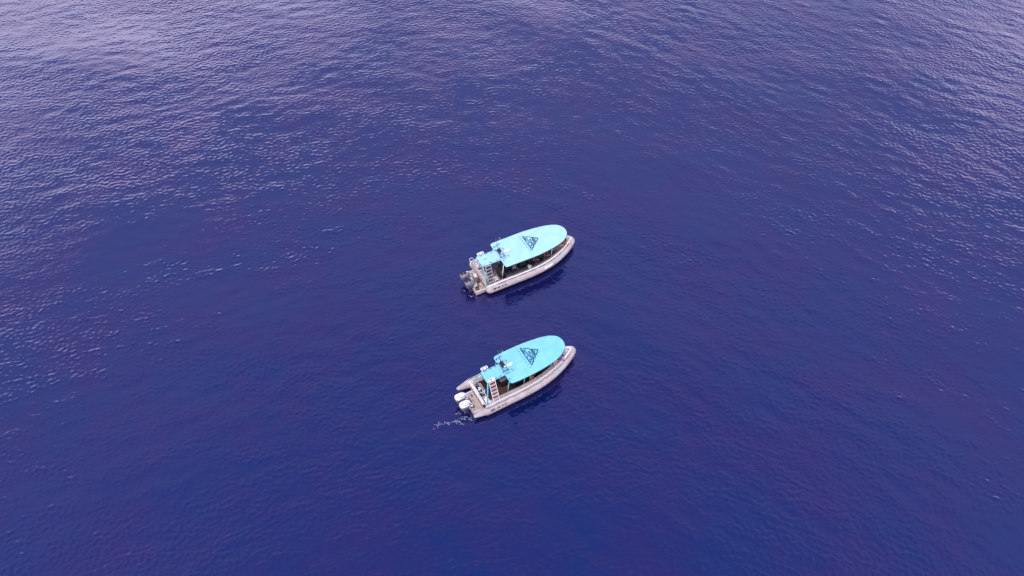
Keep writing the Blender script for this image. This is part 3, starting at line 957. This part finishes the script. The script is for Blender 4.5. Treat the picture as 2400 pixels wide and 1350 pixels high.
fit("bench_cushion", MB().box((0.50, -0.15, 0.845), (0.42, 1.24, 0.06), None, 0.02), M["beige"], bn)
st = fit("side_step_rack", MB().tube([(1.02, -0.92, 0.44), (1.02, -0.92, 0.95), (1.32, -0.92, 0.95), (1.32, -1.28, 0.95), (1.02, -1.28, 0.95), (1.02, -1.28, 0.44)], 0.024, 8), M["rail"], boat1, True)
fit("rack_shelf", MB().box((1.17, -1.10, 0.94), (0.26, 0.32, 0.03), None, 0.006), M["shelf"], st)

# ------------------------------------------------------------------ fittings that differ: the lower boat
c = fit("helm_console", MB().box((3.30, 0.32, 0.90), (0.46, 0.92, 0.95), None, 0.03), M["black"], boat2)
fit("counter_top", MB().box((3.20, 0.30, 1.40), (0.56, 1.02, 0.05), None, 0.015), M["grey"], c)
fit("windscreen", MB().box((3.62, 0.32, 1.62), (0.03, 0.95, 0.42), (0, R(-20), 0), 0.004), M["glass"], c)
for k, x in enumerate((4.3, 5.2, 6.1)):
    seat(boat2, x, 0.22, 0.50, 0.60, 0.42, 0.45)
    seat(boat2, x + 0.1, -0.30, 0.45, 0.60, 0.42, 0.40)
s2 = B2["shape"]
bx_ = [8.05, 8.4, 8.7, 8.95, 9.12]
bd = fit("bow_deck", MB().prism([(x, -(s2.w(x) - 0.06)) for x in bx_] + [(9.26, 0.0)] + [(x, s2.w(x) - 0.06) for x in bx_[::-1]], 0.80, 1.03), M["beige"], boat2)
fr2 = MB()
zb2 = 1.15
fr2.tube([(8.42, -0.50, zb2), (8.42, 0.50, zb2)], 0.030, 8)
fr2.tube([(8.98, -0.20, zb2 + 0.02), (8.60, 0.46, zb2 + 0.02)], 0.030, 8)
fr2.tube([(8.20, 0.12, zb2), (8.98, -0.14, zb2 + 0.02)], 0.026, 8)
rl = [Vector((x, -(s2.w(x) + 0.02), zb2 - 0.10 + 0.10 * i / 4)) for i, x in enumerate([7.9, 8.3, 8.7, 9.0, 9.2])]
fr2.tube(chaikin(rl + [Vector((9.36, 0, zb2))] + [Vector((v.x, -v.y, v.z)) for v in rl[::-1]], 2), 0.040, 8)
fr2.build("bow_rail", M["white"], boat2, True)
fit("bow_cleat", MB().box((9.12, 0.10, 1.10), (0.10, 0.20, 0.05), None, 0.012), M["steel"], boat2)
for x, y in ((5.78, -1.0), (6.02, -0.98), (2.55, -1.12), (2.80, -1.12)):
    fit("deck_cleat", MB().tube([(x - 0.06, y, 0.93), (x - 0.03, y, 0.965), (x + 0.03, y, 0.965), (x + 0.06, y, 0.93)], 0.018, 8), M["strake"], boat2, True)
# tank rack behind the aft roof
rk = fit("dive_tank_rack", MB().box((1.45, 0.42, 0.62), (0.55, 0.80, 0.38), None, 0.02), M["rail"], boat2)
fit("rack_well", MB().box((1.45, 0.42, 0.815), (0.46, 0.70, 0.02), None, 0.004), M["black"], rk)
fit("aft_locker", MB().box((1.30, 1.02, 0.78), (0.34, 0.30, 0.34), None, 0.03), M["beige"], boat2)
fit("transom_box", MB().box((1.20, -0.30, 0.82), (0.26, 0.52, 0.26), None, 0.02), M["dark"], boat2)
fit("stern_roller", MB().tube([(0.98, -1.12, 0.96), (0.98, -1.34, 0.96)], 0.10, 16), M["black"], boat2, True)


# ------------------------------------------------------------------ loose things
def loose(mb, name, m, mw, label, cat, group=None, smooth=False):
    o = mb.build(name, m, None, smooth)
    o.matrix_world = mw
    return tag(o, label, cat, group)


t = thing("cool_box", "white rounded cool box at the stern of the lower boat, under the teal post", "cool box", MW2 @ Matrix.Translation((1.42, -0.80, 0.42)))
MB().box((0, 0, 0.22), (0.34, 0.60, 0.44), None, 0.06).build("box_body", M["rail"], t)
MB().box((0, 0, 0.47), (0.36, 0.62, 0.07), None, 0.03).build("lid", M["white"], t)
t = thing("towel", "crumpled pink and white towel on the console top of the lower boat", "towel", MW2 @ Matrix.Translation((3.10, 0.38, 1.425)))
tm = MB(); tm.ball((0, 0, 0.02), (0.10, 0.20, 0.055), (0, 0, 0.3), 14, 8)
o = tm.build("towel_fold", cloth("pink_towel", (0.62, 0.42, 0.46)), t, True)
for v in o.data.vertices:
    v.co.x += 0.03 * math.sin(v.co.y * 25); v.co.z = max(0.0, v.co.z + 0.015 * math.sin(v.co.y * 31 + v.co.x * 22))
tanks = []
for k, (x, y, col_, lab) in enumerate((
        (1.33, 0.20, "white", "whitish scuba tank nearest the middle in the stern rack of the lower boat"),
        (1.36, 0.44, "silver", "grey scuba tank in the middle of the stern rack of the lower boat"),
        (1.39, 0.66, "silver", "grey scuba tank nearest the port tube in the stern rack of the lower boat"))):
    t = thing("scuba_tank", lab, "scuba tank", MW2 @ Matrix.Translation((x, y, 0.83)), "scuba tanks in the stern rack")
    MB().tube([(-0.05, 0, 0), (0, 0, 0), (0.0, 0, 0.42), (0.0, 0, 0.50), (0, 0, 0.54)][1:], [0.085, 0.09, 0.06, 0.03], 14).build("cylinder_body", M[col_], t, True)
    MB().tube([(0, -0.04, 0.565), (0, 0.05, 0.565)], 0.022, 8).build("valve", M["black"], t, True)
o = MB().ball((0, 0, 0.14), (0.17, 0.26, 0.15), (0, 0, 0.4), 16, 10).build("duffel_bag", cloth("blue_bag", (0.02, 0.03, 0.30)), None, True)
o.matrix_world = MW2 @ Matrix.Translation((1.62, 0.42, 1.02)) @ Matrix.Rotation(0.2, 4, 'Z')
o.matrix_world = MW2 @ Matrix.Translation((2.00, 0.10, 0.42))
tag(o, "dark blue bag on the deck under the aft roof of the lower boat", "bag")
t = thing("bucket", "white bucket standing beside the seats at the canopy edge of the upper boat", "bucket", MW1 @ Matrix.Translation((4.45, -1.03, 0.42)))
MB().tube([(0, 0, 0), (0, 0, 0.02), (0, 0, 0.34)], [0.12, 0.125, 0.16], 18).build("pail", M["white"], t, True)
MB().tube([(0.165 * math.cos(a), 0.165 * math.sin(a), 0.345) for a in [2 * PI * k / 18 for k in range(18)]], 0.012, 6, closed=True).build("rim", M["rail"], t, True)
t = thing("rope_coil", "dark coiled mooring line on the swim platform of the upper boat", "rope", MW1 @ Matrix.Translation((-0.55, -1.05, 0.48)))
cp = [((0.17 - 0.0016 * k) * math.cos(k * 0.5), (0.17 - 0.0016 * k) * math.sin(k * 0.5), 0.02 + 0.0012 * k) for k in range(60)]
MB().tube(cp, 0.018, 6).build("rope_turns", M["rope"], t, True)
t = thing("bait_bucket", "maroon bucket against the transom on the swim platform of the upper boat", "bucket", MW1 @ Matrix.Translation((-0.18, -0.42, 0.47)))
MB().tube([(0, 0, 0), (0, 0, 0.30)], [0.13, 0.16], 16).build("pail", M["tread_dark"], t, True)
MB().tube([(0, 0, 0.30), (0, 0, 0.335)], [0.175, 0.17], 16).build("lid", M["tread_dark"], t, True)
t = thing("gear_box", "cream gear box in front of the port engine on the platform of the upper boat", "box", MW1 @ Matrix.Translation((-0.16, 0.15, 0.47)))
MB().box((0, 0, 0.14), (0.24, 0.42, 0.28), None, 0.03).build("box_body", M["beige"], t)
MB().box((0, 0, 0.30), (0.26, 0.44, 0.05), None, 0.02).build("lid", M["white"], t)
t = thing("gear_box", "cream gear box beside the coiled line, nearest the starboard tube of the upper boat", "box", MW1 @ Matrix.Translation((-0.14, -0.95, 0.47)))
MB().box((0, 0, 0.10), (0.22, 0.36, 0.20), None, 0.03).build("box_body", M["beige"], t)
MB().box((0, 0, 0.215), (0.24, 0.38, 0.04), None, 0.015).build("lid", M["beige"], t)
t = thing("towel", "pale limp towel thrown over a dark seat near the middle of the upper boat", "towel", MW1 @ Matrix.Translation((3.15, -0.62, 0.86)))
tw_ = MB()
for k, (a, l_) in enumerate(((0.2, 0.34), (1.5, 0.22), (2.6, 0.26), (3.7, 0.32), (5.1, 0.36))):
    tw_.tube([(0, 0, 0.02), (l_ * 0.5 * math.cos(a), l_ * 0.5 * math.sin(a), 0.035), (l_ * math.cos(a + 0.25), l_ * math.sin(a + 0.25), 0.0)], [0.05, 0.035, 0.015], 8)
tw_.build("towel_fold", cloth("pale_towel", (0.50, 0.46, 0.46)), t, True)


# ------------------------------------------------------------------ people
def skin_mesh(name, verts, edges, radii, m, root_i=0, sub=1):
    me = bpy.data.meshes.new(name)
    me.from_pydata([tuple(v) for v in verts], edges, [])
    o = bpy.data.objects.new(name, me); COL.objects.link(o)
    md = o.modifiers.new("skin", 'SKIN'); md.use_smooth_shade = True
    for i, sv in enumerate(me.skin_vertices[0].data):
        rr = radii[i]
        sv.radius = rr if isinstance(rr, tuple) else (rr, rr)
        sv.use_root = i == root_i
    sd_ = o.modifiers.new("sub", 'SUBSURF'); sd_.levels = sub; sd_.render_levels = sub
    dg = bpy.context.evaluated_depsgraph_get()
    me2 = bpy.data.meshes.new_from_object(o.evaluated_get(dg))
    bpy.data.objects.remove(o); bpy.data.meshes.remove(me)
    me2.name = name
    me2.materials.clear(); me2.materials.append(m)
    me2.polygons.foreach_set("use_smooth", [True] * len(me2.polygons))
    return me2


SKIN = [mat("skin_tan", (0.50, 0.20, 0.10), 0.55), mat("skin_pale", (0.60, 0.33, 0.24), 0.55), mat("skin_brown", (0.26, 0.10, 0.055), 0.55)]
HAIR = [mat("hair_dark", (0.015, 0.010, 0.008), 0.6), mat("hair_brown", (0.10, 0.05, 0.025), 0.6), mat("hair_fair", (0.35, 0.24, 0.12), 0.6)]


def person(mw, pose, label, skin, hair, shirt, shorts, hat=None, arms=None):
    """pose: 'sit' (origin on the seat) or 'stand' (origin at the feet); faces +X"""
    t = thing("person", label, "person", mw, "people aboard the two boats")
    J = {}
    if pose == 'sit':
        J["pel"] = Vector((0, 0, 0.10)); lean = B_lean = 0.10
        J["wai"] = Vector((0.00, 0, 0.28)); J["che"] = Vector((0.05, 0, 0.46)); J["nec"] = Vector((0.07, 0, 0.60)); J["hed"] = Vector((0.10, 0, 0.70)); J["top"] = Vector((0.11, 0, 0.83))
        for sd, n in ((1, "L"), (-1, "R")):
            J["hip" + n] = Vector((0.02, 0.10 * sd, 0.08)); J["kne" + n] = Vector((0.46, 0.15 * sd, 0.07)); J["ank" + n] = Vector((0.50, 0.13 * sd, -0.33)); J["toe" + n] = Vector((0.68, 0.15 * sd, -0.37))
            J["sho" + n] = Vector((0.05, 0.19 * sd, 0.53)); J["elb" + n] = Vector((0.12, 0.27 * sd, 0.28)); J["wri" + n] = Vector((0.33, 0.18 * sd, 0.17))
    else:
        J["pel"] = Vector((0, 0, 0.92)); J["wai"] = Vector((0, 0, 1.08)); J["che"] = Vector((0.02, 0, 1.26)); J["nec"] = Vector((0.01, 0, 1.43)); J["hed"] = Vector((0.03, 0, 1.53)); J["top"] = Vector((0.03, 0, 1.67))
        for sd, n in ((1, "L"), (-1, "R")):
            J["hip" + n] = Vector((0, 0.10 * sd, 0.88)); J["kne" + n] = Vector((0.03 + 0.05 * sd, 0.12 * sd, 0.48)); J["ank" + n] = Vector((-0.02 + 0.06 * sd, 0.12 * sd, 0.09)); J["toe" + n] = Vector((0.17 + 0.06 * sd, 0.15 * sd, 0.04))
            J["sho" + n] = Vector((0.01, 0.19 * sd, 1.37)); J["elb" + n] = Vector((-0.01, 0.25 * sd, 1.10)); J["wri" + n] = Vector((0.12, 0.25 * sd, 0.88))
    for k, v in (arms or {}).items():
        J[k] = Vector(v)
    V, E, Rr, idx = [], [], [], {}

    def add(n, p, r_, par=None):
        idx[n] = len(V); V.append(p); Rr.append(r_)
        if par is not None:
            E.append((idx[par], idx[n]))
    add("pel", J["pel"], (0.13, 0.10)); add("wai", J["wai"], (0.115, 0.085), "pel"); add("che", J["che"], (0.135, 0.10), "wai")
    add("nec", J["nec"], 0.05, "che"); add("hed", J["hed"], (0.075, 0.085), "nec"); add("fac", J["hed"] + Vector((0.01, 0, 0.06)), (0.078, 0.092), "hed"); add("top", J["top"] - Vector((0, 0, 0.03)), 0.06, "fac")
    add("nose", J["hed"] + Vector((0.115, 0, 0.035)), 0.012, "fac")
    for n in "LR":
        sg = 1 if n == "L" else -1
        add("ear" + n, J["hed"] + Vector((0.0, 0.088 * sg, 0.04)), 0.014, "fac")
        add("sho" + n, J["sho" + n], 0.052, "che"); add("elb" + n, J["elb" + n], 0.038, "sho" + n); add("wri" + n, J["wri" + n], 0.025, "elb" + n)
        d = (J["wri" + n] - J["elb" + n]).normalized()
        sdv = d.cross(Vector((0, 0, 1))); sdv = sdv.normalized() if sdv.length > 0.1 else Vector((0, 1, 0))
        pm_ = J["wri" + n] + d * 0.07
        add("pal" + n, pm_, (0.036, 0.018), "wri" + n)
        for f in range(4):
            o_ = sdv * (0.030 - 0.020 * f)
            ln = (0.060, 0.075, 0.070, 0.052)[f]
            add(f"f{f}a" + n, pm_ + d * 0.04 + o_, 0.0095, "pal" + n)
            add(f"f{f}b" + n, pm_ + d * (0.04 + ln) + o_ * 1.1 - Vector((0, 0, 0.015)), 0.008, f"f{f}a" + n)
        add("tha" + n, pm_ + sdv * 0.05 * sg + d * 0.0, 0.011, "pal" + n); add("thb" + n, pm_ + sdv * 0.065 * sg + d * 0.045, 0.009, "tha" + n)
        add("hip" + n, J["hip" + n], 0.085, "pel"); add("thi" + n, (J["hip" + n] * 0.5 + J["kne" + n] * 0.5), 0.076, "hip" + n)
        add("kne" + n, J["kne" + n], 0.053, "thi" + n); add("cal" + n, J["kne" + n] * 0.65 + J["ank" + n] * 0.35, 0.056, "kne" + n)
        add("ank" + n, J["ank" + n], 0.034, "cal" + n); add("toe" + n, J["toe" + n], (0.042, 0.022), "ank" + n)
    body = link("body", skin_mesh("body", V, E, Rr, skin, 0, 1), t)

    def wear(names, grow, name, m, ends=()):
        vv = [J[k] if k in J else V[idx[k]] for k in names[0]]
        vv = [Vector(v) for v in vv]
        rr = []
        for k in names[0]:
            b_ = Rr[idx[k]]
            b_ = b_ if isinstance(b_, tuple) else (b_, b_)
            rr.append((b_[0] + grow, b_[1] + grow))
        pos = {k: i for i, k in enumerate(names[0])}
        for k, (a, b_, f) in dict(ends).items():
            pos[k] = len(vv); vv.append(V[idx[a]] * (1 - f) + V[idx[b_]] * f)
            q = Rr[idx[b_]]; q = q if isinstance(q, tuple) else (q, q)
            q0 = Rr[idx[a]]; q0 = q0 if isinstance(q0, tuple) else (q0, q0)
            rr.append((q0[0] * (1 - f) + q[0] * f + grow, q0[1] * (1 - f) + q[1] * f + grow))
        return link(name, skin_mesh(name, vv, [(pos[a], pos[b_]) for a, b_ in names[1]], rr, m, 0, 1), t)
    if shirt:
        wear((["wai", "che", "shoL", "shoR"], [("wai", "che"), ("che", "shoL"), ("che", "shoR"), ("wai", "lo"), ("shoL", "sl"), ("shoR", "sr"), ("che", "nk")]), 0.026, "shirt", shirt,
             {"lo": ("wai", "pel", 0.75), "sl": ("shoL", "elbL", 0.55), "sr": ("shoR", "elbR", 0.55), "nk": ("che", "nec", 0.45)})
    wear((["pel", "hipL", "hipR"], [("pel", "hipL"), ("pel", "hipR"), ("hipL", "kl"), ("hipR", "kr"), ("pel", "up")]), 0.013, "shorts", shorts,
         {"kl": ("hipL", "kneL", 0.62), "kr": ("hipR", "kneR", 0.62), "up": ("pel", "wai", 0.35)})
    hm = MB(); hc = J["hed"] + Vector((-0.012, 0, 0.075))
    hm.ball(hc, (0.105, 0.092, 0.098), None, 16, 10)
    ho = hm.build("hair", hair, t, True)
    for v in ho.data.vertices:      # open the hair round the face
        if v.co.x > J["hed"].x + 0.045 and v.co.z < J["hed"].z + 0.10:
            v.co.x = J["hed"].x + 0.03
    for sg in (1, -1):
        MB().ball(J["hed"] + Vector((0.088, 0.03 * sg, 0.062)), (0.008, 0.012, 0.007), None, 8, 6).build("eye", HAIR[0], t, True)
    MB().ball(J["hed"] + Vector((0.092, 0, -0.005)), (0.008, 0.025, 0.006), None, 8, 6).build("mouth", mat("lips", (0.35, 0.10, 0.08), 0.5), t, True)
    if hat:
        hh = MB().tube([(J["top"].x - 0.01, 0, J["top"].z - 0.075), (J["top"].x - 0.01, 0, J["top"].z - 0.065), (J["top"].x - 0.01, 0, J["top"].z - 0.06), (J["top"].x - 0.01, 0, J["top"].z + 0.02)], [0.17, 0.165, 0.115, 0.085], 18)
        hh.build("hat", hat, t, True)
    return t


def at(mw, x, y, z, rz=0.0):
    return mw @ Matrix.Translation((x, y, z)) @ Matrix.Rotation(R(rz), 4, 'Z')


navy = cloth("navy_cloth", (0.02, 0.025, 0.06)); blackc = cloth("black_cloth", (0.012, 0.012, 0.014)); whitec = cloth("white_cloth", (0.68, 0.62, 0.60))
violet = cloth("violet_blue_cloth", (0.10, 0.04, 0.62)); coral = cloth("coral_cloth", (0.55, 0.16, 0.10)); khaki = cloth("khaki_cloth", (0.34, 0.26, 0.18)); rosy = cloth("rosy_cloth", (0.55, 0.30, 0.30))
# the lower boat
person(at(MW2, 8.22, -0.62, 0.86, 120), 'sit', "person in a bright violet-blue shirt sitting at the bow of the lower boat", SKIN[1], HAIR[0], violet, rosy)
person(at(MW2, 7.75, -0.10, 0.80, 205), 'sit', "bare-shouldered tanned person sitting beside the violet-blue shirt on the lower boat", SKIN[0], HAIR[1], None, coral)
person(at(MW2, 7.45, -0.58, 0.42, 190), 'stand', "person in white standing under the front canopy edge of the lower boat", SKIN[1], HAIR[2], whitec, whitec)
person(at(MW2, 5.30, -0.72, 0.42, -60), 'stand', "bare-legged person standing amidships by the rail of the lower boat", SKIN[0], HAIR[0], navy, navy)
# the upper boat
person(at(MW1, 8.25, -0.30, 0.80, 215), 'sit', "sunburnt person with bare legs sitting in the bow of the upper boat", SKIN[0], HAIR[1], coral, coral)
person(at(MW1, 8.42, 0.05, 0.80, 225), 'sit', "person in dark clothes at the very tip of the bow of the upper boat", SKIN[2], HAIR[0], navy, blackc)
person(at(MW1, 7.85, -0.42, 0.72, 250), 'sit', "person in a straw-coloured top by the canopy edge at the bow of the upper boat", SKIN[0], HAIR[2], khaki, coral)
person(at(MW1, 6.05, -0.72, 0.84, 10), 'sit', "person in black sitting amidships on the upper boat with arms out", SKIN[2], HAIR[0], blackc, blackc)
person(at(MW1, 5.0, -0.70, 0.86, 0), 'sit', "person in dark clothing seated deep under the canopy of the upper boat", SKIN[2], HAIR[0], navy, blackc)

# ------------------------------------------------------------------ foam streak behind the lower boat's engines
fm = MB()
rngf = random.Random(3)
k_ = MW2.to_translation()


def squiggle(x, y, ln, ang_, r0):
    pts = []
    n = rngf.randint(4, 8)
    for _ in range(n):
        pts.append(Vector((x, y, sea_z(x, y) + 0.006)))
        ang_ += rngf.uniform(-0.9, 0.9)
        x += ln / n * math.cos(ang_); y += ln / n * math.sin(ang_)
    fm.tube(pts, [r0 * rngf.uniform(0.35, 1.0) for _ in range(n)], 5)


def froth(mw, lx, ly, size, n, ln):
    for _ in range(n):
        p = mw @ Vector((lx + rngf.gauss(0, size), ly + rngf.gauss(0, size * 0.6), 0))
        squiggle(p.x, p.y, rngf.uniform(0.3, 1.0) * ln, rngf.uniform(-0.6, 0.9), rngf.uniform(0.007, 0.020))


for lx, ly, sz, n_ in ((-0.80, -0.30, 0.13, 5), (-0.65, -0.85, 0.16, 9), (-0.95, -0.95, 0.14, 7), (-0.25, -1.08, 0.12, 5), (-1.3, -0.75, 0.10, 4)):
    froth(MW2, lx, ly, sz, n_, 0.38)
for lx, ly, sz, n_ in ((-1.45, -0.35, 0.10, 4), (-1.30, -1.15, 0.10, 5), (-0.9, -1.5, 0.08, 2)):
    froth(MW1, lx, ly, sz, n_, 0.30)
FX, FY = -4.05, 31.33
for i in range(10):
    froth(Matrix.Translation((FX - 0.18 * i, FY - 0.03 * i + 0.05 * math.sin(i * 1.3), 0)), 0, 0, 0.09, (5, 6, 4, 2, 3, 5, 1, 4, 5, 2)[i], 0.26)
froth(Matrix.Translation((-5.7, 30.8, 0)), 0, 0, 0.10, 3, 0.2)
fo = fm.build("foam", M["foam"], None, True)
fo["kind"] = "stuff"; fo["label"] = "thin broken streak of foam trailing from the lower boat's engines"
